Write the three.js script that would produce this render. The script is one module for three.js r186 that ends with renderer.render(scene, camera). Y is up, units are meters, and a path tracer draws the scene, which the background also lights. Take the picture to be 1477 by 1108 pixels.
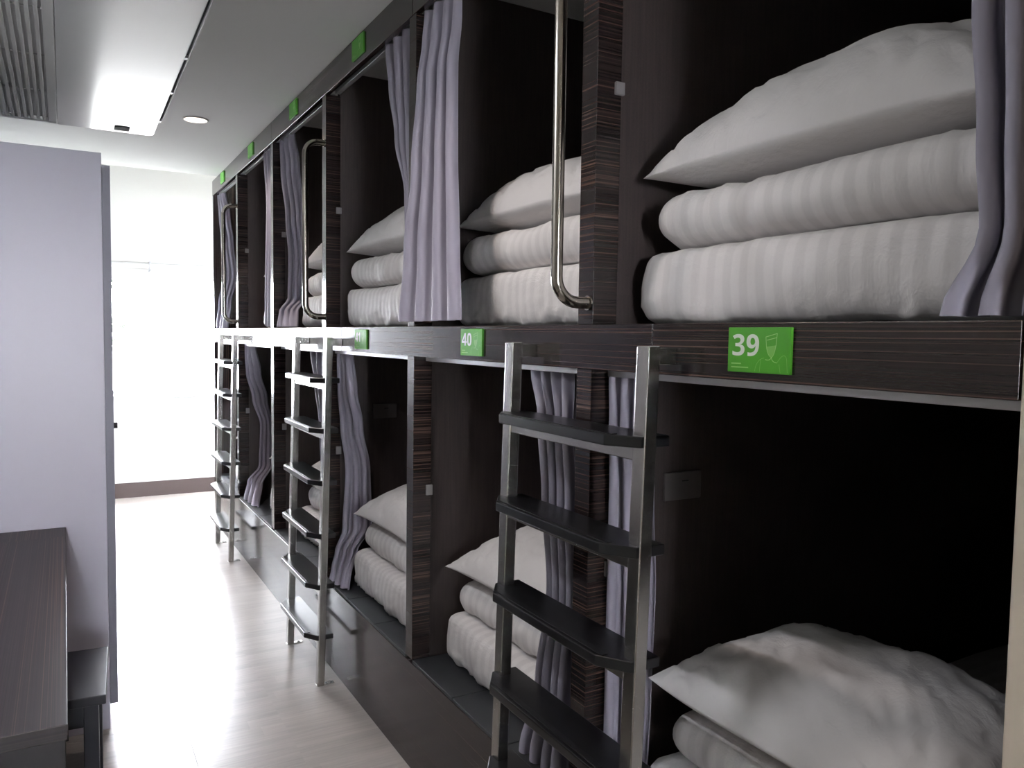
import * as THREE from 'three';
import { RoundedBoxGeometry } from 'three/addons/geometries/RoundedBoxGeometry.js';
import { RectAreaLightUniformsLib } from 'three/addons/lights/RectAreaLightUniformsLib.js';
import { ImprovedNoise } from 'three/addons/math/ImprovedNoise.js';
import { mergeGeometries, mergeVertices } from 'three/addons/utils/BufferGeometryUtils.js';

// ------------------------------------------------------------------ camera, sky, exposure
const scene = new THREE.Scene();
const camera = new THREE.PerspectiveCamera(2 * Math.atan(554 / 1135) * 180 / Math.PI, 1477 / 1108, 0.05, 200);
{
  const yaw = 29.6675 * Math.PI / 180, pitch = 3.43 * Math.PI / 180, roll = 0.8313 * Math.PI / 180;
  const right = new THREE.Vector3(Math.cos(yaw), 0, Math.sin(yaw)), fwd = new THREE.Vector3(Math.sin(yaw), 0, -Math.cos(yaw)), up = new THREE.Vector3(0, 1, 0);
  const f2 = fwd.clone().multiplyScalar(Math.cos(pitch)).addScaledVector(up, -Math.sin(pitch));
  const u2 = fwd.clone().multiplyScalar(Math.sin(pitch)).addScaledVector(up, Math.cos(pitch));
  const r3 = right.clone().multiplyScalar(Math.cos(roll)).addScaledVector(u2, Math.sin(roll));
  const u3 = right.clone().multiplyScalar(-Math.sin(roll)).addScaledVector(u2, Math.cos(roll));
  camera.quaternion.setFromRotationMatrix(new THREE.Matrix4().makeBasis(r3, u3, f2.clone().negate()));
  camera.position.set(-1.0215, 1.5, 0);
}
const SKY = 88;                                       // bright overcast daylight
scene.background = new THREE.Color().setRGB(0.9, 0.93, 1.0);
scene.backgroundIntensity = SKY;
const renderer = new THREE.WebGLRenderer({ antialias: true });
renderer.toneMapping = THREE.LinearToneMapping;
renderer.toneMappingExposure = 1.0;
renderer.shadowMap.enabled = true;
RectAreaLightUniformsLib.init();

// ------------------------------------------------------------------ helpers
let seed = 7;
const rnd = () => { seed = (seed * 1664525 + 1013904223) >>> 0; return seed / 4294967296; };
const perlin = new ImprovedNoise();
const N = (x, y, z = 0) => perlin.noise(x + 31.7, y + 17.3, z + 5.1);
const lerp = (a, b, t) => a + (b - a) * t;
const smooth = (t) => { t = Math.min(1, Math.max(0, t)); return t * t * (3 - 2 * t); };
const used = {};
function numbered(n) { const k = used[n] = (used[n] ?? -1) + 1; return k ? n + '_' + String(k).padStart(3, '0') : n; }
function tag(o, label, category, group, kind) {
  if (label) o.userData.label = label;
  if (category) o.userData.category = category;
  if (group) o.userData.group = group;
  if (kind) o.userData.kind = kind;
  return o;
}
function thing(name, [x, y, z], label, category, group) {
  const g = new THREE.Group(); g.name = numbered(name); g.position.set(x, y, z); scene.add(g);
  return tag(g, label, category, group);
}
// geometry given in room coordinates is moved into its parent's own coordinates
function mesh(name, geo, mat, parent = scene) {
  const m = new THREE.Mesh(geo, mat); m.castShadow = m.receiveShadow = true;
  if (parent === scene) m.name = numbered(name);
  else {
    m.name = name;
    let p = parent, o = new THREE.Vector3();
    while (p && p !== scene) { o.add(p.position); p = p.parent; }
    geo.translate(-o.x, -o.y, -o.z);
  }
  parent.add(m); return m;
}
function metreUV(geo, grain = 'z', ox = 0, oy = 0) {
  const g = geo.index ? geo.toNonIndexed() : geo, p = g.attributes.position, n = g.attributes.normal, uv = new Float32Array(p.count * 2);
  for (let i = 0; i < p.count; i += 3) {
    const a = [0, 0, 0]; for (let k = 0; k < 3; k++) { a[0] += Math.abs(n.getX(i + k)); a[1] += Math.abs(n.getY(i + k)); a[2] += Math.abs(n.getZ(i + k)); }
    const ax = a[0] >= a[1] && a[0] >= a[2] ? 'x' : a[1] >= a[2] ? 'y' : 'z';
    for (let k = 0; k < 3; k++) {
      const c = { x: p.getX(i + k), y: p.getY(i + k), z: p.getZ(i + k) }, rest = ['x', 'y', 'z'].filter((q) => q !== ax);
      let u, v;
      if (rest.includes(grain)) { u = c[grain]; v = c[rest.find((q) => q !== grain)]; } else { u = c[rest[0]]; v = c[rest[1]]; }
      uv[2 * (i + k)] = u + ox; uv[2 * (i + k) + 1] = v + oy;
    }
  }
  g.setAttribute('uv', new THREE.BufferAttribute(uv, 2)); return g;
}
function bx(x0, x1, y0, y1, z0, z1, o = {}) {
  const w = Math.abs(x1 - x0), h = Math.abs(y1 - y0), d = Math.abs(z1 - z0), r = Math.min(o.r ?? 0.0015, w / 2.2, h / 2.2, d / 2.2);
  const g = r > 0 ? new RoundedBoxGeometry(w, h, d, o.seg ?? 1, r) : new THREE.BoxGeometry(w, h, d);
  g.translate((x0 + x1) / 2, (y0 + y1) / 2, (z0 + z1) / 2);
  return metreUV(g, o.grain ?? 'z', o.ou ?? 0, o.ov ?? 0);
}
const merge = (list) => mergeGeometries(list.map((g) => { g = g.index ? g.toNonIndexed() : g; for (const k of Object.keys(g.attributes)) if (!['position', 'normal', 'uv'].includes(k)) g.deleteAttribute(k); return g; }));
function cyl(r, x, y0, y1, z, seg = 20) { const g = new THREE.CylinderGeometry(r, r, y1 - y0, seg); g.translate(x, (y0 + y1) / 2, z); return g; }

// ------------------------------------------------------------------ textures and materials
function dataTex(w, h, fn, srgb = true) {
  const d = new Uint8Array(w * h * 4);
  for (let j = 0; j < h; j++) for (let i = 0; i < w; i++) { const c = fn(i / w, j / h, i, j); const k = 4 * (j * w + i); d[k] = c[0]; d[k + 1] = c[1]; d[k + 2] = c[2]; d[k + 3] = 255; }
  const t = new THREE.DataTexture(d, w, h); t.wrapS = t.wrapT = THREE.RepeatWrapping; t.magFilter = THREE.LinearFilter; t.minFilter = THREE.LinearMipmapLinearFilter; t.generateMipmaps = true;
  if (srgb) t.colorSpace = THREE.SRGBColorSpace; t.needsUpdate = true; return t;
}
function zebra(dark, mid, light, sx, sy, k = 1) {        // fine streaks running along u
  const t = dataTex(512, 1024, (u, v) => {
    const w = v + 0.004 * N(u * 3, v * 9) ;
    let s = 0.5 + 0.55 * N(w * 95, u * 1.6) + 0.45 * N(w * 230, u * 2.5, 4) + 0.35 * N(w * 22, u * 1.0, 8);
    s = Math.min(1, Math.max(0, s));
    const hi = Math.max(0, N(w * 150, u * 1.2, 20) - 0.16) * 2.4 * k;
    return [0, 1, 2].map((c) => Math.min(255, lerp(lerp(dark[c], mid[c], s), light[c], Math.min(1, hi))));
  });
  t.repeat.set(1 / sx, 1 / sy); return t;
}
const fineWood = dataTex(512, 512, (u, v) => { const s = 0.5 + 0.5 * N(u * 4, v * 160) + 0.35 * N(u * 9, v * 60, 3) + 0.4 * N(u * 200, v * 200, 6); return [54 + 14 * s, 45 + 12 * s, 44 + 11 * s]; });
fineWood.repeat.set(1 / 0.8, 1 / 0.8);
const std = (o) => new THREE.MeshStandardMaterial(o), phy = (o) => new THREE.MeshPhysicalMaterial(o);
const zebraTex = zebra([30, 24, 24], [51, 41, 40], [94, 74, 66], 1.6, 0.5);
const M = {
  zebra: std({ map: zebraTex, roughness: 0.13 }),
  zebraPost: std({ map: zebraTex, roughness: 0.18 }),
  desk: std({ map: zebra([38, 33, 35], [58, 51, 52], [104, 82, 70], 3.1, 0.3, 0.9), roughness: 0.36 }),
  deskSide: std({ color: 0x1f1b1d, roughness: 0.4 }),
  panel: std({ map: fineWood, roughness: 0.6 }),
  deck: std({ color: 0x2b2d30, roughness: 0.55 }),
  plaster: std({ color: 0xe9eae6, roughness: 0.92 }),
  ceiling: std({ color: 0xf1f3f1, roughness: 0.95 }),
  wallRight: std({ color: 0xd2c4b2, roughness: 0.9 }),
  baseboard: std({ color: 0x4a3f3d, roughness: 0.5 }),
  steel: std({ color: 0xc6c4c0, metalness: 1, roughness: 0.26 }),
  chrome: std({ color: 0xb5afa6, metalness: 1, roughness: 0.16 }),
  tread: phy({ color: 0x121214, roughness: 0.3, clearcoat: 0.3, clearcoatRoughness: 0.2 }),
  nosing: std({ color: 0x1b1b1d, roughness: 0.3 }),
  alu: std({ color: 0xc8c9cc, metalness: 0.6, roughness: 0.4 }),
  whitePlastic: std({ color: 0xd6d7d6, roughness: 0.4 }),
  acGloss: phy({ color: 0xd4d8d8, roughness: 0.35, clearcoat: 1, clearcoatRoughness: 0.17 }),
  acWhite: std({ color: 0xd6d9d8, roughness: 0.45 }),
  acDark: std({ color: 0x3b4447, roughness: 0.8 }),
  locker: std({ color: 0xc4c2d0, roughness: 0.36 }),
  lockerDoor: std({ color: 0x6c6b78, roughness: 0.45 }),
  lockerEdge: std({ color: 0x7f7f8c, roughness: 0.45 }),
  stool: std({ color: 0x23232c, roughness: 0.35 }),
  black: std({ color: 0x101012, roughness: 0.5 }),
  plate: std({ color: 0x5a5453, roughness: 0.5 }),
  clip: std({ color: 0x8f8d8d, roughness: 0.5 }),
  glass: phy({ color: 0xffffff, transmission: 1, thickness: 0, roughness: 0, ior: 1.45 }),
  concrete: std({ color: 0xc2c1bb, roughness: 0.95 }),
  leaf: std({ color: 0x232b20, roughness: 0.7 }),
  bark: std({ color: 0x5b5148, roughness: 0.9 }),
};

// cloth: satin stripes along u (metres), crumple bump
const stripe = dataTex(512, 256, (u, v) => {
  const w = Math.sin(u * Math.PI * 2 * 8), s = 1 / (1 + Math.exp(-w * 7)), n = 3 * N(u * 140, v * 140);
  const b = lerp(224, 233, s) + n; return [b, b * 0.985, b * 0.98];
});
stripe.repeat.set(1 / 0.36, 1 / 0.36);
const stripeR = dataTex(512, 4, (u) => { const w = Math.sin(u * Math.PI * 2 * 8), s = 1 / (1 + Math.exp(-w * 7)); const b = lerp(200, 130, s); return [b, b, b]; }, false);
stripeR.repeat.copy(stripe.repeat);
const crumple = dataTex(512, 512, (u, v) => {
  // tiles by mirroring the noise domain on a torus
  const a = u * Math.PI * 2, b = v * Math.PI * 2, x = Math.cos(a) * 1.4, y = Math.sin(a) * 1.4, z = Math.cos(b) * 1.4 + Math.sin(b) * 2.3;
  let s = 0.5 + 0.45 * N(x * 2, y * 2, z * 2) + 0.25 * (0.5 - Math.abs(N(x * 5, y * 5, z * 5))) + 0.1 * N(x * 12, y * 12, z * 12);
  s = Math.max(0, Math.min(1, s)) * 255; return [s, s, s];
}, false);
crumple.repeat.set(1 / 0.4, 1 / 0.4);
M.sheet = std({ map: stripe, roughness: 1, roughnessMap: stripeR, bumpMap: crumple, bumpScale: 0.0014 });
M.pillow = std({ color: 0xe2dfde, roughness: 0.75, bumpMap: crumple, bumpScale: 0.0014 });
M.curtain = phy({ color: 0x9692a0, roughness: 0.62, sheen: 0.35, sheenRoughness: 0.5, sheenColor: new THREE.Color(0x8f8a9c), side: THREE.DoubleSide });

// floor print
const floorTex = dataTex(1024, 1024, (u, v, i, j) => {
  const row = Math.floor(v * 28), off = (Math.sin(row * 91.7) * 43758.5) % 1, col = Math.floor((u + Math.abs(off)) * 4), h = Math.abs((Math.sin(row * 12.9 + (col % 4) * 78.2) * 43758.5) % 1);
  const g = N(u * 14, v * 240) * 9 + N(u * 5, v * 60, 3) * 7;
  const b = 166 + h * 10 + g; return [b, b * 0.962, b * 0.925];
});
floorTex.repeat.set(1 / 2, 1 / 2);
M.floor = phy({ map: floorTex, roughness: 0.3 });

// ------------------------------------------------------------------ the room
const CEIL = 2.67, ZB = 4.6, ZE = -7.82, XL = -1.66, BUNK_END = -6.53, XR = 2.12;
const S = (o) => { o.userData.kind = 'structure'; return o; };
{
  const f = S(new THREE.Group()); f.name = 'floor'; scene.add(f);
  mesh('floor_bed', bx(XL - 0.1, XR + 0.1, -0.12, -0.004, ZE - 0.1, ZB + 0.1, { r: 0 }), M.concrete, f);
  const g = 0.001, zs = [ZB, -3.2, ZE], xs = [XL, -0.643, XR];
  for (let i = 0; i < 2; i++) {
    if (i === 0) for (let k = 0; k < 2; k++) mesh('floor_sheet', bx(xs[0], xs[1] - g, -0.004, 0, zs[k + 1] + g, zs[k] - g, { grain: 'x', r: 0, ov: k * 0.37 }), M.floor, f);
    else mesh('floor_sheet', bx(xs[1] + g, xs[2], -0.004, 0, ZE, ZB, { grain: 'x', r: 0, ou: 0.31 }), M.floor, f);
  }
  const cz = -6.31;
  S(mesh('ceiling', bx(XL - 0.1, XR + 0.1, CEIL, CEIL + 0.1, cz, ZB + 0.1, { r: 0 }), M.ceiling));
  S(mesh('trim_1', bx(XL - 0.1, XR + 0.1, CEIL + 0.1, 3.06, cz - 0.0, cz + 0.1, { r: 0 }), M.ceiling));
  S(mesh('ceiling_far', bx(XL - 0.1, XR + 0.1, 2.96, 3.06, ZE - 0.1, cz, { r: 0 }), M.ceiling));
  S(mesh('wall_left', bx(XL - 0.1, XL, 0, 3.06, ZE, ZB, { r: 0 }), M.plaster));
  S(mesh('wall_right', bx(0.0, 0.1, 0, CEIL, -0.53, ZB, { r: 0.004 }), M.wallRight));
  // window wall at the far end
  const wx0 = -1.4, wx1 = 1.6, wy0 = 0.93, wy1 = 2.0, t = 0.14;
  S(mesh('wall_end', merge([
    bx(XL - 0.1, wx0, 0, 3.06, ZE - t, ZE, { r: 0 }), bx(wx1, XR + 0.1, 0, 3.06, ZE - t, ZE, { r: 0 }),
    bx(wx0, wx1, 0, wy0, ZE - t, ZE, { r: 0 }), bx(wx0, wx1, wy1, 3.06, ZE - t, ZE, { r: 0 })]), M.plaster));
  S(mesh('baseboard_end', bx(XL, XR, 0, 0.134, ZE, ZE + 0.014), M.baseboard));
  const w = S(new THREE.Group()); w.name = 'window_1'; w.position.set((wx0 + wx1) / 2, wy0, ZE - 0.08); scene.add(w);
  const fz0 = ZE - 0.1, fz1 = ZE - 0.05, b = 0.035;
  mesh('window_frame', merge([bx(wx0, wx1, wy1 - b, wy1, fz0, fz1), bx(wx0, wx1, wy0, wy0 + b, fz0, fz1), bx(wx0, wx0 + b, wy0, wy1, fz0, fz1), bx(wx1 - b, wx1, wy0, wy1, fz0, fz1)]), M.whitePlastic, w);
  for (const [a, c] of [[wx0 + b, -0.92], [-0.88, 0.58], [0.62, wx1 - b]]) mesh('pane', bx(a, c, wy0 + b, wy1 - b, ZE - 0.078, ZE - 0.074, { r: 0 }), M.glass, w);
  for (const x of [-0.9, 0.6]) mesh('mullion', bx(x - 0.02, x + 0.02, wy0 + b, wy1 - b, fz0, fz1), M.whitePlastic, w);
  mesh('window_sill', bx(wx0 - 0.03, wx1 + 0.03, wy0 - 0.025, wy0, ZE - 0.05, ZE + 0.03), M.whitePlastic, w);
  // side wall of the window bay with its own window, behind the end of the bunks
  const sz0 = -7.7, sz1 = -6.65, sy0 = 0.5, sy1 = 2.5;
  S(mesh('wall_passage', merge([bx(XR, XR + 0.1, 0, 3.06, ZE, sz0, { r: 0 }), bx(XR, XR + 0.1, 0, 3.06, sz1, cz, { r: 0 }), bx(XR, XR + 0.1, 0, sy0, sz0, sz1, { r: 0 }), bx(XR, XR + 0.1, sy1, 3.06, sz0, sz1, { r: 0 })]), M.plaster));
  const w2 = S(new THREE.Group()); w2.name = 'window_2'; w2.position.set(XR + 0.05, sy0, (sz0 + sz1) / 2); scene.add(w2);
  mesh('window_frame', merge([bx(XR + 0.03, XR + 0.07, sy0, sy0 + b, sz0, sz1), bx(XR + 0.03, XR + 0.07, sy1 - b, sy1, sz0, sz1), bx(XR + 0.03, XR + 0.07, sy0, sy1, sz0, sz0 + b), bx(XR + 0.03, XR + 0.07, sy0, sy1, sz1 - b, sz1)]), M.whitePlastic, w2);
  mesh('pane', bx(XR + 0.048, XR + 0.052, sy0 + b, sy1 - b, sz0 + b, sz1 - b, { r: 0 }), M.glass, w2);
  S(mesh('wall_bunk_back', bx(XR, XR + 0.1, 0, CEIL, cz, ZB, { r: 0 }), M.plaster));
  // wall behind the camera with a window
  const bx0 = -1.62, bx1 = -1.0, by0 = 0.85, by1 = 2.25;
  S(mesh('wall_back', merge([bx(XL - 0.1, bx0, 0, CEIL, ZB, ZB + 0.12, { r: 0 }), bx(bx1, XR + 0.1, 0, CEIL, ZB, ZB + 0.12, { r: 0 }), bx(bx0, bx1, 0, by0, ZB, ZB + 0.12, { r: 0 }), bx(bx0, bx1, by1, CEIL, ZB, ZB + 0.12, { r: 0 })]), M.plaster));
  const w3 = S(new THREE.Group()); w3.name = 'window_3'; w3.position.set((bx0 + bx1) / 2, by0, ZB + 0.06); scene.add(w3);
  mesh('window_frame', merge([bx(bx0, bx1, by0, by0 + b, ZB + 0.04, ZB + 0.08), bx(bx0, bx1, by1 - b, by1, ZB + 0.04, ZB + 0.08), bx(bx0, bx0 + b, by0, by1, ZB + 0.04, ZB + 0.08), bx(bx1 - b, bx1, by0, by1, ZB + 0.04, ZB + 0.08)]), M.whitePlastic, w3);
  mesh('pane', bx(bx0 + b, bx1 - b, by0 + b, by1 - b, ZB + 0.058, ZB + 0.062, { r: 0 }), M.glass, w3);
}
// outdoors
{
  tag(mesh('exterior_ground', bx(-40, 40, -3.2, -3, -60, 40, { r: 0 }), M.concrete), null, null, null, 'structure');
  const t = thing('tree', [-1.6, -3, -14], 'pale green tree outside the bright end window', 'tree');
  const tr = new THREE.CylinderGeometry(0.07, 0.14, 4.2, 10); tr.translate(-1.6, -0.9, -14); mesh('trunk', tr, M.bark, t);
  const leaf = new THREE.PlaneGeometry(0.11, 0.07, 2, 1); { const p = leaf.attributes.position; for (let i = 0; i < p.count; i++) p.setZ(i, -0.25 * p.getX(i) ** 2 * 10); leaf.computeVertexNormals(); }
  const parts = [], m4 = new THREE.Matrix4(), q = new THREE.Quaternion();
  for (let c = 0; c < 16; c++) {
    const cx = -1.7 + (rnd() - 0.5) * 2.6, cy = 1.55 + (rnd() - 0.5) * 1.3, cz = -14 + (rnd() - 0.5) * 1.4;
    for (let i = 0; i < 60; i++) {
      q.setFromEuler(new THREE.Euler(rnd() * 6, rnd() * 6, rnd() * 6));
      const r = 0.3 * Math.cbrt(rnd()), a = rnd() * 6.28, b = Math.acos(2 * rnd() - 1);
      m4.compose(new THREE.Vector3(cx + r * Math.sin(b) * Math.cos(a), cy + r * Math.cos(b), cz + r * Math.sin(b) * Math.sin(a)), q, new THREE.Vector3(1, 1, 1));
      parts.push(leaf.clone().applyMatrix4(m4));
    }
  }
  const fo = mesh('foliage', mergeGeometries(parts), M.leaf, t); fo.userData.kind = 'stuff';
}

// ------------------------------------------------------------------ the wall of bunks
const POST = [1.465, 2.49, 3.515, 4.53, 5.555];       // distance of post centres down the room
const EDGE = [0.53, ...POST, 6.515];
const RAIL0 = 1.43, RAIL1 = 1.53, DECK = 0.386, FASC = 2.556, DEPTH = 2.05;
const bunk = thing('bunk_bed_wall', [1, 0, -3.5], 'long two-tier wall of dark zebrawood sleeping pods along the right side', 'bunk bed');
{
  const P = (n, g, m, par = bunk) => mesh(n, g, m, par);
  const railCuts = [0.53, 1.228, 3.25, 3.75, 3.914, 4.93, 6.53], gap = 0.0012;
  for (let i = 0; i < railCuts.length - 1; i++) P('rail_board', bx(-0.002, 0.02, RAIL0, RAIL1, -railCuts[i + 1] + gap, -railCuts[i] - gap, { ou: i * 0.7, ov: i * 0.13 }), M.zebra);
  const fCuts = [0.53, 2.49, 4.53, 6.53];
  for (let i = 0; i < fCuts.length - 1; i++) P('fascia_board', bx(-0.002, 0.02, FASC, CEIL - 0.001, -fCuts[i + 1] + gap, -fCuts[i] - gap, { ou: i * 0.45, ov: i * 0.21 }), M.zebra);
  P('base_panel', bx(-0.002, 0.02, 0.001, DECK - 0.012, -6.53, -0.53, { ov: 0.1 }), M.zebra);
  P('back_panel', bx(DEPTH, DEPTH + 0.02, 0.001, CEIL - 0.001, -6.53, -0.53, { grain: 'y' }), M.panel);
  P('end_panel', bx(0.0, DEPTH, 0.001, CEIL - 0.001, -6.53, -6.5, { grain: 'y' }), M.zebraPost);
  P('end_panel', bx(0.1, DEPTH, 0.001, CEIL - 0.001, -0.53, -0.51, { grain: 'y' }), M.panel);
  P('upper_floor', bx(0.02, DEPTH, RAIL1 - 0.03, RAIL1, -6.5, -0.53), M.deck);
  P('deck_base', bx(0.02, DEPTH, DECK - 0.04, DECK - 0.012, -6.5, -0.53), M.black);
  for (let k = 0; k < 6; k++) {
    const a = k ? EDGE[k] + 0.029 : 0.53, b = k < 5 ? EDGE[k + 1] - 0.029 : 6.5;
    for (let i = 0; i < 3; i++) {
      const z1 = lerp(a, b, i / 3), z2 = lerp(a, b, (i + 1) / 3);
      P('deck_board', bx(0.0, 1.0, DECK - 0.012, DECK, -z2 + 0.002, -z1 - 0.002, { r: 0.002 }), M.deck);
    }
  }
  POST.forEach((D, i) => {
    for (const [y0, y1, w] of [[DECK, RAIL0, 'lower'], [RAIL1, FASC, 'upper']]) {
      P('post', bx(0.0, 0.066, y0, y1, -D - 0.029, -D + 0.029, { grain: 'z', ou: i * 0.3, ov: i * 0.17 }), M.zebraPost);
      P('partition_panel', bx(0.066, DEPTH, y0 - 0.01, w === 'upper' ? CEIL - 0.001 : 1.5, -D - 0.014, -D + 0.014, { grain: 'y', ou: i * 0.23 }), M.panel);
      P('curtain_clip', bx(0.046, 0.07, w === 'upper' ? 2.038 : 0.955, w === 'upper' ? 2.066 : 0.99, -D + 0.029, -D + 0.037), M.clip);
    }
  });
  for (let k = 0; k < 6; k++) {                         // aluminium curtain tracks
    const a = EDGE[k] + (k ? 0.035 : 0.001), b = EDGE[k + 1] - 0.035;
    P('curtain_track', bx(0.04, 0.062, RAIL0 - 0.016, RAIL0 - 0.001, -b, -a), M.alu);
    P('curtain_track', bx(0.04, 0.062, FASC + 0.005, FASC + 0.024, -b, -a), M.alu);
  }
}
// socket plates on the pod partitions
for (const [D, label] of [[1.465, 'grey socket plate inside the dark lower pod beneath sign 39'], [3.515, 'grey socket plate inside the lower pod behind the middle ladder']]) {
  const z = -D + 0.014, g = thing('socket_plate', [0.285, 1.11, z], label, 'socket', 'socket plates in the lower pods');
  mesh('plate', bx(0.227, 0.343, 1.11, 1.178, z, z + 0.009, { r: 0.003 }), M.plate, g);
  mesh('slot', bx(0.28, 0.3, 1.155, 1.158, z + 0.008, z + 0.0105, { r: 0 }), M.black, g);
}

// ------------------------------------------------------------------ number signs
function signTex(num) {
  const c = document.createElement('canvas'); c.width = 544; c.height = 308; const x = c.getContext('2d');
  x.fillStyle = '#469a1c'; x.fillRect(0, 0, 544, 308);
  x.strokeStyle = 'rgba(205,232,180,0.55)'; x.lineWidth = 5; x.lineJoin = 'round';
  x.beginPath(); x.moveTo(340, 62); x.lineTo(436, 38); x.lineTo(428, 120); x.quadraticCurveTo(415, 190, 392, 200); x.quadraticCurveTo(356, 190, 346, 120); x.closePath(); x.stroke();
  x.fillStyle = 'rgba(205,232,180,0.35)'; x.beginPath(); x.moveTo(348, 128); x.lineTo(428, 118); x.quadraticCurveTo(412, 186, 392, 196); x.quadraticCurveTo(360, 186, 348, 128); x.fill();
  x.beginPath(); x.moveTo(350, 84); x.lineTo(432, 66); x.stroke();
  x.beginPath(); x.moveTo(392, 200); x.quadraticCurveTo(395, 232, 440, 236); x.moveTo(392, 200); x.quadraticCurveTo(380, 226, 340, 216); x.stroke();
  x.lineWidth = 3; x.strokeStyle = 'rgba(205,232,180,0.4)';
  x.beginPath(); x.moveTo(250, 300); x.quadraticCurveTo(262, 215, 330, 206); x.moveTo(292, 304); x.lineTo(300, 214); x.moveTo(440, 236); x.quadraticCurveTo(500, 150, 520, 212); x.lineTo(528, 300); x.moveTo(470, 304); x.lineTo(458, 244); x.stroke();
  x.fillStyle = 'rgba(205,232,180,0.5)'; x.fillRect(32, 246, 92, 9); x.fillRect(32, 272, 160, 9);
  if (num) { x.fillStyle = '#dfe6da'; x.font = 'bold 208px sans-serif'; x.textBaseline = 'alphabetic'; x.setTransform(1.12, 0, 0, 1, 0, 0); x.fillText(num, 30, 194); }
  const t = new THREE.CanvasTexture(c); t.colorSpace = THREE.SRGBColorSpace; return t;
}
const signMat = {}, signEdge = std({ color: 0x469a1c, roughness: 0.55 });
function sign(D, y, num, label) {
  const w = 0.137, h = 0.077, g = thing('number_sign', [-0.004, y - h / 2, -D], label, 'sign', 'green number signs on the bunks');
  mesh('sign_board', bx(-0.008, -0.002, y - h / 2, y + h / 2, -D - w / 2, -D + w / 2, { r: 0.001 }), signEdge, g);
  const p = new THREE.PlaneGeometry(w - 0.002, h - 0.002); p.rotateY(-Math.PI / 2); p.translate(-0.0085, y, -D);
  mesh('sign_print', p, signMat[num] ??= std({ map: signTex(num), roughness: 0.55 }), g);
}
sign(0.946, 1.4835, '39', 'green sign reading 39 on the rail beside the near ladder');
sign(2.019, 1.4825, '40', 'green sign reading 40 on the rail');
sign(2.988, 1.482, '41', 'green sign on the rail right of the middle ladder');
sign(3.035, 2.62, '', 'nearest and largest of the green signs under the ceiling');
sign(4.035, 2.62, '', 'second nearest of the four green signs under the ceiling');
sign(5.07, 2.62, '', 'third nearest of the four green signs under the ceiling');
sign(6.06, 2.62, '', 'farthest and smallest green sign under the ceiling by the window');

// ------------------------------------------------------------------ bedding
function softBox(w, h, d, r, disp) {                    // w along x, d along z, base at y = 0, front face at x = 0
  let g = new THREE.BoxGeometry(w, h, d, Math.max(10, Math.round(w / 0.03)), Math.max(8, Math.round(h / 0.014)), Math.round(d / 0.016));
  g.deleteAttribute('uv'); g.deleteAttribute('normal'); g = mergeVertices(g, 1e-5);
  const p = g.attributes.position, v = new THREE.Vector3(), c = new THREE.Vector3(), H = [w / 2, h / 2, d / 2];
  for (let i = 0; i < p.count; i++) {
    v.fromBufferAttribute(p, i);
    c.set(...['x', 'y', 'z'].map((k, j) => Math.max(-(H[j] - r), Math.min(H[j] - r, v[k]))));
    const n = v.clone().sub(c).normalize();
    // spread the corner vertices evenly over the arc
    v.copy(c).addScaledVector(n, r);
    disp(v, n, H); p.setXYZ(i, v.x + w / 2, v.y + h / 2, v.z);
  }
  g.computeVertexNormals();
  const uv = new Float32Array(p.count * 2); for (let i = 0; i < p.count; i++) { uv[2 * i] = p.getZ(i); uv[2 * i + 1] = p.getX(i) + p.getY(i); }
  g.setAttribute('uv', new THREE.BufferAttribute(uv, 2)); return g;
}
function mattressGeo(s, d) {
  return softBox(1.78, 0.165, d, 0.034, (v, n, H) => {
    const low = smooth((-v.y / H[1] + 0.3) / 1.2), fx = v.x < -H[0] + 0.12 ? 1 : 0.25;
    let o = 0.010 * N(v.z * 5 + s, v.y * 6, v.x * 4 + s) + 0.006 * N(v.z * 13 + s * 3, v.y * 9 + v.z * 5, v.x * 3);
    const ridge = 1 - Math.min(1, Math.abs(N(v.z * 9 + v.y * 12 + s * 7, v.y * 14 - v.z * 3, s)) * 6);
    o += fx * low * 0.009 * ridge; o += 0.012 * (1 - (v.y / H[1]) ** 2);
    v.addScaledVector(n, o); if (v.y > H[1] * 0.6) v.y += 0.006 * N(v.x * 3 + s, v.z * 4);
    v.y = Math.min(H[1], Math.max(-H[1], v.y));
  });
}
function duvetGeo(s, d, w = 0.62, h = 0.122) {
  return softBox(w, h, d, 0.058, (v, n, H) => {
    const e = Math.max(0, Math.abs(v.z) / H[2] - 0.72) / 0.28;
    v.y *= 1 + 0.06 * Math.cos(v.z * 3 + s) - 0.25 * e * e;
    const ridge = 1 - Math.min(1, Math.abs(N(v.z * 7 + s * 5, v.y * 2 + v.z * 1.5, s * 2)) * 9);
    let o = 0.014 * N(v.z * 4 + s, v.y * 7, v.x * 4) + 0.004 * N(v.z * 16 + s, v.y * 16, v.x * 9) + 0.006 * ridge;
    v.addScaledVector(n, o);
    v.y = Math.min(H[1], Math.max(-H[1], v.y)); if (n.y < -0.92) v.y = -H[1];
  });
}
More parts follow.
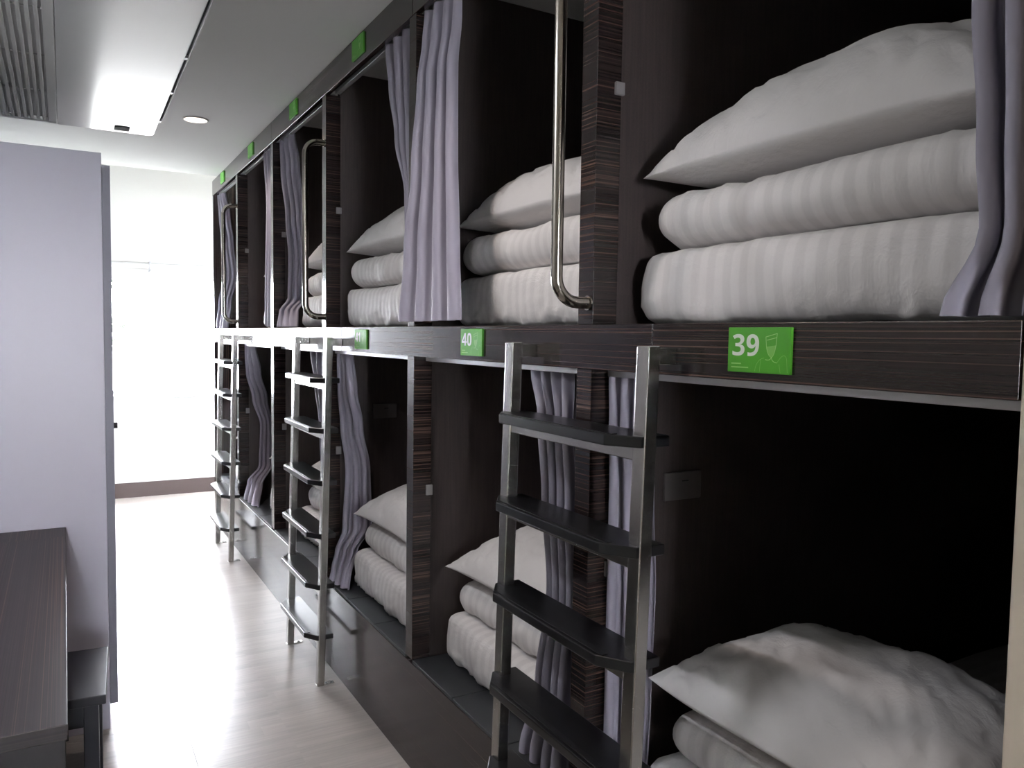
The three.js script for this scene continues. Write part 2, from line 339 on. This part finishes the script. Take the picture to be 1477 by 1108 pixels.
function pillowGeo(s, o = {}) {                         // front seam near x = 0, long side along z
  const W = o.w ?? 0.5, L = o.l ?? 0.76, T = o.t ?? 0.2, bot = o.bot ?? 0.052, nu = 44, nv = 64, pos = [], uv = [], idx = [];
  const q = (t) => 0.5 * (1 - Math.cos(Math.PI * t)) * 2 - 1;
  for (let side = 0; side < 2; side++) for (let i = 0; i <= nu; i++) for (let j = 0; j <= nv; j++) {
    const u = q(i / nu), v = q(j / nv);
    const th = Math.pow(Math.max(0, 1 - Math.abs(u) ** 2.1), 0.5) * Math.pow(Math.max(0, 1 - Math.abs(v) ** 2.6), 0.6);
    const x = u * W / 2 * (1 - 0.05 * (1 - v * v)), z = v * L / 2 * (1 - 0.045 * (1 - u * u));
    const e = Math.min(1, th * 3);
    const ridge = (k, a, b) => 1 - Math.min(1, Math.abs(N(u * a + s * k, v * b + u * 2 + s, k)) * 8);
    let y = side ? -bot * Math.min(1, th * 1.2) * (0.84 + 0.15 * Math.abs(v)) : (T - bot) * th + 0.016 * e * N(u * 2.2 + s, v * 2.6, s) - 0.015 * e * (1 - 0.6 * th) * ridge(3, 3, 4) - 0.005 * e * ridge(9, 5, 2.2);
    y += (o.droop ?? 0.02) * -Math.pow(Math.abs(v), 3) * (1 - u) * 0.5;   // corner droops
    y += (o.tip ?? 0) * Math.max(0, -v) ** 4;
    pos.push(x + W / 2, y + bot, z); uv.push(z, x);
  }
  const at = (sd, i, j) => sd * (nu + 1) * (nv + 1) + i * (nv + 1) + j;
  for (let i = 0; i < nu; i++) for (let j = 0; j < nv; j++) {
    idx.push(at(0, i, j), at(0, i, j + 1), at(0, i + 1, j), at(0, i, j + 1), at(0, i + 1, j + 1), at(0, i + 1, j));
    idx.push(at(1, i, j), at(1, i + 1, j), at(1, i, j + 1), at(1, i, j + 1), at(1, i + 1, j), at(1, i + 1, j + 1));
  }
  const g = new THREE.BufferGeometry(); g.setAttribute('position', new THREE.Float32BufferAttribute(pos, 3)); g.setAttribute('uv', new THREE.Float32BufferAttribute(uv, 2)); g.setIndex(idx); const q2 = mergeVertices(g, 1e-5); q2.computeVertexNormals(); return q2;
}
const podName = (k, up) => {
  if (up) return ['in the nearest upper pod at the right edge', 'in the upper pod right of the long pinkish curtain', 'in the upper pod left of the long pinkish curtain', 'in the upper pod behind the second grab rail', 'in the fifth upper pod from the front', 'in the farthest upper pod by the window'][k];
  return ['in the nearest lower pod, bottom right corner', 'in the lower pod seen through the near ladder', 'in the lower pod right of the middle ladder', 'in the lower pod seen through the middle ladder', 'in the fifth lower pod from the front', 'in the farthest lower pod behind the far ladder'][k];
};
const setBack = [[0.115, 0.12, 0.06, 0.1, 0.09, 0.1], [0.115, 0.11, 0.085, 0.1, 0.1, 0.09]];
const sideGap = [[0.04, 0.1, 0.14, 0.27, 0.41, 0.49], [0.1, 0.05, 0.17, 0.195, 0.5, 0.4]];
for (let lev = 0; lev < 2; lev++) for (let k = 0; k < 6; k++) {
  const up = lev === 0, x = setBack[lev][k], y = (up ? RAIL1 : DECK) + 0.001;
  const far = (k < 5 ? EDGE[k + 1] - 0.014 : 6.5) - sideGap[lev][k], near = (k ? EDGE[k] + 0.014 : 0.53) + 0.045, d = far - near, zc = -(far + near) / 2, s = lev * 6.3 + k * 1.7 + 0.4;
  const where = podName(k, up);
  const m = mesh('mattress', mattressGeo(s, d), M.sheet); m.position.set(x, y, zc); tag(m, 'white striped mattress ' + where, 'mattress', 'white mattresses in the pods');
  const q = mesh('duvet', duvetGeo(s + 3, d - 0.03), M.sheet); q.position.set(x + (up ? 0.0 : 0.03), y + 0.167, zc); tag(q, 'folded white striped duvet ' + where, 'duvet', 'folded duvets in the pods');
  const pl = mesh('pillow', pillowGeo(s + 5, { l: Math.min(0.8, d - 0.02), t: up && !k ? 0.24 : 0.21, tip: !up && !k ? 0.03 : 0 }), M.pillow); pl.position.set(x - 0.01, y + 0.168 + 0.1245, zc - (d - 0.02 - Math.min(0.8, d - 0.02)) / 2); tag(pl, 'plump white pillow ' + where, 'pillow', 'white pillows in the pods');
}

// ------------------------------------------------------------------ curtains
function curtainGeo(rows, folds, s) {                   // rows: [y, Dfar, Dnear, xFar, xNear, amp]
  const nu = 120, nt = 44, P = [], pt = (a, t) => {
    const y = lerp(rows[0][0], rows[rows.length - 1][0], t); let i = 0; while (i < rows.length - 2 && y < rows[i + 1][0]) i++;
    const f = smooth((rows[i][0] - y) / (rows[i][0] - rows[i + 1][0])), r = rows[i].map((c, j) => lerp(c, rows[i + 1][j], f));
    const head = smooth((rows[0][0] - y) / 0.12), hf = 1 - 0.25 * (1 - head);
    const ph = folds * 2 * Math.PI * (a + 0.03 * N(a * 3 + s, t * 0.8, s) * head);
    const w = Math.sin(ph) + 0.0 * ph + 0.5 * N(a * 4 + s, t * 1.2, 3) * head;
    const dx = r[4] - r[3], dz = r[1] - r[2], l = Math.hypot(dx, dz) || 1, nx = -dz / l, nz = dx / l, o = r[5] * w * hf, sh = -0.32 * r[5] * Math.sin(2 * ph) * head;
    return new THREE.Vector3(lerp(r[3], r[4], a) + nx * o + dx / l * sh, y, -lerp(r[1], r[2], a) + nz * o + dz / l * sh);
  };
  for (let i = 0; i <= nu; i++) for (let j = 0; j <= nt; j++) P.push(pt(i / nu, j / nt));
  const id = (i, j) => i * (nt + 1) + j, pos = [], idx = [], e = 0.0012, n = P.length, nn = P.map(() => new THREE.Vector3());
  for (let i = 0; i <= nu; i++) for (let j = 0; j <= nt; j++) {
    const a = P[id(Math.min(nu, i + 1), j)].clone().sub(P[id(Math.max(0, i - 1), j)]), b = P[id(i, Math.min(nt, j + 1))].clone().sub(P[id(i, Math.max(0, j - 1))]);
    nn[id(i, j)].crossVectors(a, b).normalize();
  }
  for (const sg of [1, -1]) for (let i = 0; i < n; i++) { const v = P[i].clone().addScaledVector(nn[i], sg * e); pos.push(v.x, v.y, v.z); }
  for (let i = 0; i < nu; i++) for (let j = 0; j < nt; j++) {
    const a = id(i, j), b = id(i + 1, j), c = id(i, j + 1), d = id(i + 1, j + 1);
    idx.push(a, b, c, b, d, c, n + a, n + c, n + b, n + b, n + c, n + d);
  }
  const rim = (a, b) => idx.push(a, n + a, b, b, n + a, n + b);
  for (let j = 0; j < nt; j++) { rim(id(0, j), id(0, j + 1)); rim(id(nu, j + 1), id(nu, j)); }
  for (let i = 0; i < nu; i++) { rim(id(i + 1, 0), id(i, 0)); rim(id(i, nt), id(i + 1, nt)); }
  const g = new THREE.BufferGeometry(); g.setAttribute('position', new THREE.Float32BufferAttribute(pos, 3)); g.setIndex(idx); g.computeVertexNormals(); return g;
}
const curtains = [
  ['pinkish grey curtain hanging over the post left of the upper bed above sign 40', 3.5, [[2.556, 2.455, 2.19, 0.035, 0.035, 0.02], [2.45, 2.43, 2.16, 0.02, 0.02, 0.016], [2.3, 2.414, 2.15, 0.005, 0.005, 0.022], [2.04, 2.42, 2.115, -0.01, -0.01, 0.024], [1.77, 2.47, 2.08, -0.02, -0.02, 0.024], [1.546, 2.485, 2.035, -0.034, -0.034, 0.022]]],
  ['grey curtain gathered left of the second upper post, tapering to the bedding', 3, [[2.556, 2.81, 2.56, 0.03, 0.03, 0.018], [2.4, 2.75, 2.555, 0.03, 0.03, 0.018], [2.2, 2.69, 2.55, 0.03, 0.03, 0.016], [1.99, 2.6, 2.55, 0.03, 0.03, 0.013], [1.545, 2.585, 2.55, 0.03, 0.03, 0.01]]],
  ['grey curtain at the right edge hanging over the bed above sign 39', 2, [[2.556, 0.645, 0.55, 0.05, 0.05, 0.018], [1.96, 0.635, 0.545, 0.05, 0.05, 0.02], [1.77, 0.618, 0.545, 0.05, 0.05, 0.02], [1.65, 0.605, 0.545, 0.045, 0.05, 0.02], [1.536, 0.64, 0.545, 0.02, 0.03, 0.02]]],
  ['slate grey curtain behind the second grab rail in the upper tier', 3, [[2.556, 4.48, 4.24, 0.04, 0.05, 0.016], [2.4, 4.46, 4.25, 0.045, 0.07, 0.016], [2.15, 4.43, 4.36, 0.06, 0.125, 0.014], [1.9, 4.43, 4.4, 0.07, 0.16, 0.01], [1.7, 4.45, 4.42, 0.07, 0.16, 0.01], [1.62, 4.45, 4.3, 0.03, 0.08, 0.014], [1.537, 4.42, 4.12, 0.015, 0.03, 0.016]]],
  ['narrow pinkish grey curtain beside the fourth upper post', 3, [[2.556, 4.84, 4.6, 0.03, 0.03, 0.014], [2.23, 4.76, 4.6, 0.03, 0.03, 0.014], [1.545, 4.8, 4.6, 0.03, 0.03, 0.014]]],
  ['farthest upper curtain, slate grey, by the window', 3, [[2.556, 6.47, 6.3, 0.035, 0.05, 0.016], [2.4, 6.45, 6.35, 0.04, 0.09, 0.014], [2.2, 6.44, 6.37, 0.05, 0.12, 0.014], [1.94, 6.43, 6.39, 0.06, 0.15, 0.01], [1.72, 6.45, 6.36, 0.03, 0.1, 0.012], [1.537, 6.45, 6.15, 0.02, 0.03, 0.016]]],
  ['grey curtain left of the post behind the near ladder', 4, [[1.414, 1.765, 1.57, 0.045, 0.045, 0.014], [1.3, 1.71, 1.56, 0.045, 0.045, 0.016], [1.1, 1.69, 1.55, 0.05, 0.05, 0.018], [0.87, 1.66, 1.54, 0.05, 0.05, 0.018], [0.6, 1.7, 1.55, 0.045, 0.045, 0.02], [0.392, 1.77, 1.55, 0.04, 0.04, 0.022]]],
  ['grey curtain right of the post behind the near ladder', 3, [[1.414, 1.425, 1.29, 0.045, 0.045, 0.014], [1.32, 1.42, 1.34, 0.045, 0.085, 0.014], [1.16, 1.42, 1.37, 0.045, 0.13, 0.014], [0.92, 1.42, 1.38, 0.045, 0.15, 0.012], [0.68, 1.42, 1.385, 0.045, 0.15, 0.012], [0.392, 1.42, 1.385, 0.045, 0.14, 0.012]]],
  ['grey curtain left of the post behind the middle ladder', 3, [[1.414, 3.9, 3.6, 0.05, 0.05, 0.016], [1.27, 3.79, 3.6, 0.05, 0.05, 0.016], [1.07, 3.72, 3.6, 0.05, 0.05, 0.014], [0.8, 3.66, 3.58, 0.04, 0.04, 0.012], [0.392, 3.64, 3.58, 0.035, 0.035, 0.012]]],
  ['grey curtain right of the middle ladder in the lower tier', 3, [[1.414, 3.44, 3.27, 0.045, 0.05, 0.016], [1.26, 3.44, 3.25, 0.05, 0.06, 0.016], [1.1, 3.43, 3.34, 0.055, 0.12, 0.014], [0.88, 3.42, 3.43, 0.07, 0.19, 0.012], [0.62, 3.43, 3.43, 0.06, 0.2, 0.012], [0.52, 3.44, 3.4, 0.03, 0.12, 0.014], [0.44, 3.44, 3.3, 0.02, 0.05, 0.012], [0.392, 3.44, 3.26, 0.01, 0.03, 0.012]]],
  ['slate grey curtain right of the far ladder in the lower tier', 3, [[1.414, 5.5, 5.24, 0.045, 0.05, 0.016], [1.24, 5.49, 5.3, 0.05, 0.09, 0.014], [1.06, 5.47, 5.4, 0.08, 0.16, 0.012], [0.88, 5.47, 5.44, 0.13, 0.2, 0.01], [0.6, 5.47, 5.44, 0.12, 0.2, 0.01], [0.5, 5.46, 5.3, 0.05, 0.1, 0.014], [0.392, 5.42, 5.1, 0.02, 0.03, 0.016]]],
];
curtains.forEach(([label, folds, rows], i) => tag(mesh('curtain', curtainGeo(rows, folds, i * 2.3 + 0.7), M.curtain), label, 'curtain', 'grey privacy curtains of the pods'));

// ------------------------------------------------------------------ grab rails
function grabGeo(D) {
  const z = -D, pts = [], r = 0.055, x0 = 0.0, x1 = -0.088, y0 = 1.578, y1 = 2.345;
  pts.push([x0, y0]); for (let i = 0; i <= 8; i++) { const a = Math.PI / 2 * i / 8; pts.push([x1 + r - r * Math.sin(a), y0 + r - r * Math.cos(a)]); }
  for (let i = 0; i <= 8; i++) { const a = Math.PI / 2 * i / 8; pts.push([x1 + r - r * Math.cos(a), y1 - r + r * Math.sin(a)]); } pts.push([x0, y1]);
  const path = new THREE.CurvePath(); for (let i = 0; i < pts.length - 1; i++) path.add(new THREE.LineCurve3(new THREE.Vector3(pts[i][0], pts[i][1], z), new THREE.Vector3(pts[i + 1][0], pts[i + 1][1], z)));
  const v = pts.map((p) => new THREE.Vector3(p[0], p[1], z)), g = [], R = 0.0135, K = 18;
  const pos = [], idx = [];
  v.forEach((p, i) => {
    const a = v[Math.max(0, i - 1)], b = v[Math.min(v.length - 1, i + 1)], t = b.clone().sub(a).normalize(), n = new THREE.Vector3(-t.y, t.x, 0), bz = new THREE.Vector3(0, 0, 1);
    for (let k = 0; k < K; k++) { const c = Math.cos(2 * Math.PI * k / K) * R, s = Math.sin(2 * Math.PI * k / K) * R; const q = p.clone().addScaledVector(n, c).addScaledVector(bz, s); pos.push(q.x, q.y, q.z); }
  });
  for (let i = 0; i < v.length - 1; i++) for (let k = 0; k < K; k++) { const a = i * K + k, b = i * K + (k + 1) % K; idx.push(a, a + K, b, b, a + K, b + K); }
  const G = new THREE.BufferGeometry(); G.setAttribute('position', new THREE.Float32BufferAttribute(pos, 3)); G.setIndex(idx); G.computeVertexNormals(); return G;
}
[[1.45, 'near curved steel grab rail on the post left of the bed above sign 39'], [3.5, 'steel grab rail on the upper post above the middle ladder'], [5.54, 'farthest steel grab rail, above the far ladder']].forEach(([D, label]) => {
  const g = thing('grab_rail', [0, 1.578, -D], label, 'grab rail', 'steel grab rails on the upper posts');
  mesh('bar', grabGeo(D), M.chrome, g);
  for (const y of [1.578, 2.345]) { const c = new THREE.CylinderGeometry(0.0165, 0.0165, 0.004, 24); c.rotateZ(Math.PI / 2); c.translate(-0.0045, y, -D); mesh('flange', c, M.chrome, g); }
});

// ------------------------------------------------------------------ ladders
function ladder(D, label) {
  const w = 0.55, top = 1.487, g = thing('ladder', [-0.09, 0, -D], label, 'ladder', 'steel bunk ladders');
  const xf = (y) => lerp(-0.108, -0.072, y / top);      // front face of the stiles leans towards the bunk
  const sw = 0.036, sd = 0.03;
  for (const s of [-1, 1]) {
    const zc = -D + s * (w / 2 - sw / 2), b = bx(0, sd, 0, top, zc - sw / 2, zc + sw / 2, { r: 0.003, seg: 2 }), p = b.attributes.position;
    for (let i = 0; i < p.count; i++) p.setX(i, p.getX(i) + xf(p.getY(i))); b.computeVertexNormals();
    const st = mesh('stile', b, M.steel, g);
    mesh('hook', merge([bx(xf(top) + sd - 0.004, -0.003, top - 0.036, top - 0.004, zc - sw / 2, zc + sw / 2)]), M.steel, g);
    mesh('foot_plate', merge([bx(xf(0) - 0.002, xf(0) + 0.075, 0, 0.004, zc - 0.012, zc + 0.012), cyl(0.006, xf(0) + 0.055, 0.004, 0.009, zc, 10)]), M.steel, g);
  }
  [1.316, 1.105, 0.884, 0.658, 0.44, 0.222].forEach((y) => {
    const x0 = xf(y) - 0.045, x1 = x0 + 0.105;
    const sh = new THREE.Shape(), a = w / 2 - 0.004, c = 0.062;   // front corners cut back to the stiles
    sh.moveTo(x0, -a + c); sh.lineTo(x0, a - c); sh.lineTo(x0 + 0.04, a); sh.lineTo(x1, a); sh.lineTo(x1, -a); sh.lineTo(x0 + 0.04, -a); sh.closePath();
    const tg = new THREE.ExtrudeGeometry(sh, { depth: 0.016, bevelEnabled: true, bevelSize: 0.002, bevelThickness: 0.003, bevelSegments: 2 }); tg.rotateX(Math.PI / 2); tg.translate(0, y - 0.003, -D);
    const t = mesh('tread', tg, M.tread, g);
    mesh('grip_strip', bx(x0 + 0.008, x0 + 0.022, y - 0.001, y + 0.0015, -D - w / 2 + 0.055, -D + w / 2 - 0.055, { r: 0.0005 }), M.nosing, t);
    mesh('crossbar', bx(xf(y) + 0.003, xf(y) + 0.026, y - 0.05, y - 0.022, -D - w / 2 + sw, -D + w / 2 - sw, { r: 0.002 }), M.steel, g);
  });
}
ladder(1.428, 'near steel ladder with black treads, in front of signs 39 and 40');
ladder(3.51, 'middle steel ladder with black treads');
ladder(5.585, 'far steel ladder with black treads, nearest the window');

// ------------------------------------------------------------------ lockers, desk, stool
{
  const z0 = -6.25, z1 = -3.252, x1 = -0.893, L = thing('locker_cabinet', [(XL + x1) / 2, 0, (z0 + z1) / 2], 'tall lavender grey locker cabinet standing on the left', 'cabinet');
  mesh('side_panel', bx(XL + 0.001, x1, 0.0, 2.143, z1 - 0.02, z1, { r: 0.002 }), M.locker, L);
  mesh('body', bx(XL + 0.001, x1 - 0.001, 0.09, 2.14, z0, z1 - 0.02), M.locker, L);
  mesh('plinth', bx(XL + 0.001, x1 - 0.05, 0, 0.09, z0, z1 - 0.02), M.lockerDoor, L);
  const n = 6; for (let i = 0; i < n; i++) {
    const a = lerp(z1 - 0.004, z0, i / n), b = lerp(z1 - 0.004, z0, (i + 1) / n) + 0.003;
    const d = mesh('door', bx(x1 + 0.001, x1 + 0.027, 0.096, 2.1, b, a, { r: 0.002 }), M.lockerDoor, L);
    mesh('edge_band', bx(x1 + 0.0005, x1 + 0.0275, 0.0955, 2.1005, a, a + 0.002, { r: 0 }), M.lockerEdge, d);
    const k = new THREE.CylinderGeometry(0.011, 0.011, 0.014, 16); k.rotateZ(Math.PI / 2); k.translate(x1 + 0.034, 1.147, a - 0.03); mesh('lock', k, M.black, d);
  }
}
{
  const y = 0.787, zf = -3.25, zn = -1.6, x1 = -1.027, x0 = XL + 0.002, D = thing('desk', [-1.34, 0, -2.42], 'dark zebrawood desk in the lower left corner', 'desk');
  mesh('desk_top', bx(x0, x1, y - 0.03, y, zf, zn, { r: 0.002 }), M.desk, D);
  for (const z of [zn - 0.03, zf + 0.005]) mesh('end_panel', bx(x0, x1 - 0.004, 0, y - 0.03, z, z + 0.025, { grain: 'y' }), M.deskSide, D);
  mesh('modesty_panel', bx(x0, x0 + 0.02, 0.3, y - 0.03, zf + 0.03, zn - 0.03), M.zebra, D);
}
{
  const y = 0.44, g = thing('stool', [-1.09, 0, -2.735], 'dark wooden stool tucked under the desk', 'stool');
  const X0 = -1.27, X1 = -0.92, Z0 = -2.93, Z1 = -2.535;
  mesh('seat', bx(X0, X1, y - 0.028, y, Z0, Z1, { r: 0.003, seg: 2 }), M.stool, g);
  for (const x of [X0 + 0.02, X1 - 0.06]) for (const z of [Z0 + 0.02, Z1 - 0.06]) mesh('leg', bx(x, x + 0.04, 0, y - 0.028, z, z + 0.04, { r: 0.003 }), M.stool, g);
  for (const x of [X0 + 0.028, X1 - 0.048]) { mesh('apron', bx(x, x + 0.02, y - 0.1, y - 0.028, Z0 + 0.06, Z1 - 0.06), M.stool, g); mesh('stretcher', bx(x, x + 0.02, 0.1, 0.13, Z0 + 0.06, Z1 - 0.06), M.stool, g); }
  for (const z of [Z0 + 0.028, Z1 - 0.048]) mesh('apron', bx(X0 + 0.06, X1 - 0.06, y - 0.1, y - 0.028, z, z + 0.02), M.stool, g);
  g.rotation.y = -0.06;
}

// ------------------------------------------------------------------ air conditioner, blind, lamps
{
  const yb = 2.43, z0 = -3.96, z1 = -2.3, xr = -0.656, xs = -1.03, xl = -1.62;
  const A = thing('air_conditioner', [(xl + xr) / 2, yb, (z0 + z1) / 2], 'white ceiling air conditioner with glossy underside and slatted grille', 'air conditioner');
  mesh('body', bx(xl, xr - 0.01, yb + 0.012, CEIL - 0.02, z0 + 0.004, z1 - 0.004, { r: 0.012, seg: 2 }), M.acWhite, A);
  for (const z of [z0 + 0.3, z1 - 0.3]) for (const x of [xl + 0.1, xr - 0.1]) mesh('hanger', cyl(0.006, x, CEIL - 0.021, CEIL, z, 8), M.steel, A);
  const sh = new THREE.Shape(), r = 0.03; sh.moveTo(xs + 0.002, z0); sh.lineTo(xr - r, z0); sh.quadraticCurveTo(xr, z0, xr, z0 + r); sh.lineTo(xr, z1); sh.lineTo(xs + 0.002, z1); sh.closePath();
  const pg = new THREE.ExtrudeGeometry(sh, { depth: 0.012, bevelEnabled: true, bevelSize: 0.002, bevelThickness: 0.002, bevelSegments: 2 }); pg.rotateX(Math.PI / 2); pg.scale(1, 1, 1);
  { const p = pg.attributes.position; for (let i = 0; i < p.count; i++) p.setXYZ(i, p.getX(i), p.getY(i) + yb + 0.012, p.getZ(i)); pg.computeVertexNormals(); }
  const pan = mesh('front_panel', pg, M.acGloss, A);
  mesh('receiver', bx(-0.815, -0.755, yb - 0.005, yb - 0.001, z0 + 0.035, z0 + 0.105, { r: 0.001 }), std({ color: 0x7a7f7e, roughness: 0.9 }), pan);
  const gx0 = xl, gx1 = xs - 0.002, fr = 0.03;
  const gr = mesh('grille_frame', merge([bx(gx0, gx1, yb, yb + 0.014, z0, z0 + fr), bx(gx0, gx1, yb, yb + 0.014, z1 - fr, z1), bx(gx1 - fr, gx1, yb, yb + 0.014, z0, z1), bx(gx0, gx0 + fr, yb, yb + 0.014, z0, z1)]), M.acWhite, A);
  mesh('grille_back', bx(gx0 + 0.01, gx1 - 0.01, yb + 0.0135, yb + 0.016, z0 + 0.01, z1 - 0.01, { r: 0 }), M.acDark, A);
  for (let x = gx1 - fr - 0.009; x > gx0 + fr; x -= 0.0225) mesh('slat', bx(x - 0.0115, x, yb + 0.001, yb + 0.01, z0 + fr, z1 - fr, { r: 0.001 }), M.acWhite, gr);
  for (let i = 1; i < 4; i++) mesh('rib', bx(gx0 + fr, gx1 - fr, yb + 0.008, yb + 0.0125, lerp(z0, z1, i / 4) - 0.004, lerp(z0, z1, i / 4) + 0.004), M.acWhite, gr);
  mesh('outlet_gap', bx(xr + 0.001, xr + 0.012, yb + 0.012, yb + 0.03, z0 + 0.25, z1, { r: 0 }), M.acDark, A);
  mesh('outlet_flap', bx(xr + 0.012, xr + 0.018, yb + 0.004, yb + 0.14, z0 + 0.25, z1), M.acWhite, A);
  for (const z of [-3.72, -3.3, -2.9]) mesh('flap_bracket', bx(xr - 0.002, xr + 0.013, yb + 0.002, yb + 0.012, z - 0.012, z + 0.012), M.alu, A);
  A.traverse((o) => {                                   // the unit hangs with its far end a little lower
    if (!o.isMesh) return; const p = o.geometry.attributes.position;
    for (let i = 0; i < p.count; i++) { const y = p.getY(i) + A.position.y, z = p.getZ(i) + A.position.z, w = Math.max(0, Math.min(1, (CEIL - 0.02 - y) / (CEIL - 0.02 - yb))); p.setY(i, p.getY(i) - w * 0.027 * (z1 - z)); }
    o.geometry.computeVertexNormals();
  });
}
{
  const b = thing('roller_blind', [0, 2.06, ZE + 0.035], 'rolled-up white blind above the end window', 'blind');
  const c = new THREE.CylinderGeometry(0.026, 0.026, 2.9, 20); c.rotateZ(Math.PI / 2); c.translate(0, 2.09, ZE + 0.035); mesh('roll', c, M.whitePlastic, b);
  for (const x of [-1.47, -0.34, 1.47]) mesh('bracket', bx(x - 0.008, x + 0.008, 2.055, 2.125, ZE + 0.001, ZE + 0.063), M.alu, b);
  const k = new THREE.SphereGeometry(0.014, 14, 10); k.scale(1, 1.2, 1); k.translate(-0.34, 2.04, ZE + 0.04); mesh('pull_knob', k, M.alu, b);
}
const glow = std({ color: 0xffffff, emissive: new THREE.Color().setRGB(1, 0.86, 0.72), emissiveIntensity: 2.4 });
function downlight(x, z, label, power = 1) {
  const g = thing('downlight', [x, CEIL, z], label, 'ceiling light', 'recessed ceiling downlights');
  const ring = new THREE.TorusGeometry(0.062, 0.006, 10, 40); ring.rotateX(Math.PI / 2); ring.translate(x, CEIL - 0.001, z); mesh('trim_ring', ring, M.whitePlastic, g);
  const c = new THREE.CylinderGeometry(0.058, 0.058, 0.006, 32); c.translate(x, CEIL - 0.003, z); mesh('diffuser', c, glow, g);
  const l = new THREE.SpotLight(new THREE.Color().setRGB(1, 0.87, 0.8), 4.4 * power, 0, 1.15, 0.6, 2); l.position.set(0, -0.012, 0); l.target.position.set(0, -2, 0); l.castShadow = true; l.shadow.radius = 3.2; l.name = 'downlight_lamp';
  g.add(l, l.target);
}
downlight(-0.371, -4.7, 'round downlight lit in the ceiling beside the air conditioner');
downlight(-0.66, -1.95, 'round ceiling downlight above the corridor before the near ladder', 0.7);

// cool tube light above the desk: it throws the desk's slanting shadow on the locker side and lights the beds from the left
{
  const x = -1.5, z0 = -2.2, z1 = -1.62, g = thing('tube_light', [x, CEIL, (z0 + z1) / 2], 'white ceiling tube light above the desk', 'ceiling light');
  mesh('housing', bx(x - 0.045, x + 0.045, CEIL - 0.04, CEIL, z0, z1, { r: 0.006 }), M.whitePlastic, g);
  mesh('tube', bx(x - 0.03, x + 0.03, CEIL - 0.056, CEIL - 0.04, z0 + 0.01, z1 - 0.01, { r: 0.006 }), std({ color: 0xffffff, emissive: 0xf2f5ff, emissiveIntensity: 3 }), g);
  const l = new THREE.RectAreaLight(new THREE.Color().setRGB(0.93, 0.94, 1.0), 130, 0.06, z1 - z0 - 0.02); l.name = 'tube_lamp';
  l.position.set(0, -0.06, 0); l.rotation.x = -Math.PI / 2; g.add(l);
}

scene.traverse((o) => { if (o.isMesh) { o.castShadow = o.receiveShadow = true; } });
renderer.render(scene, camera);
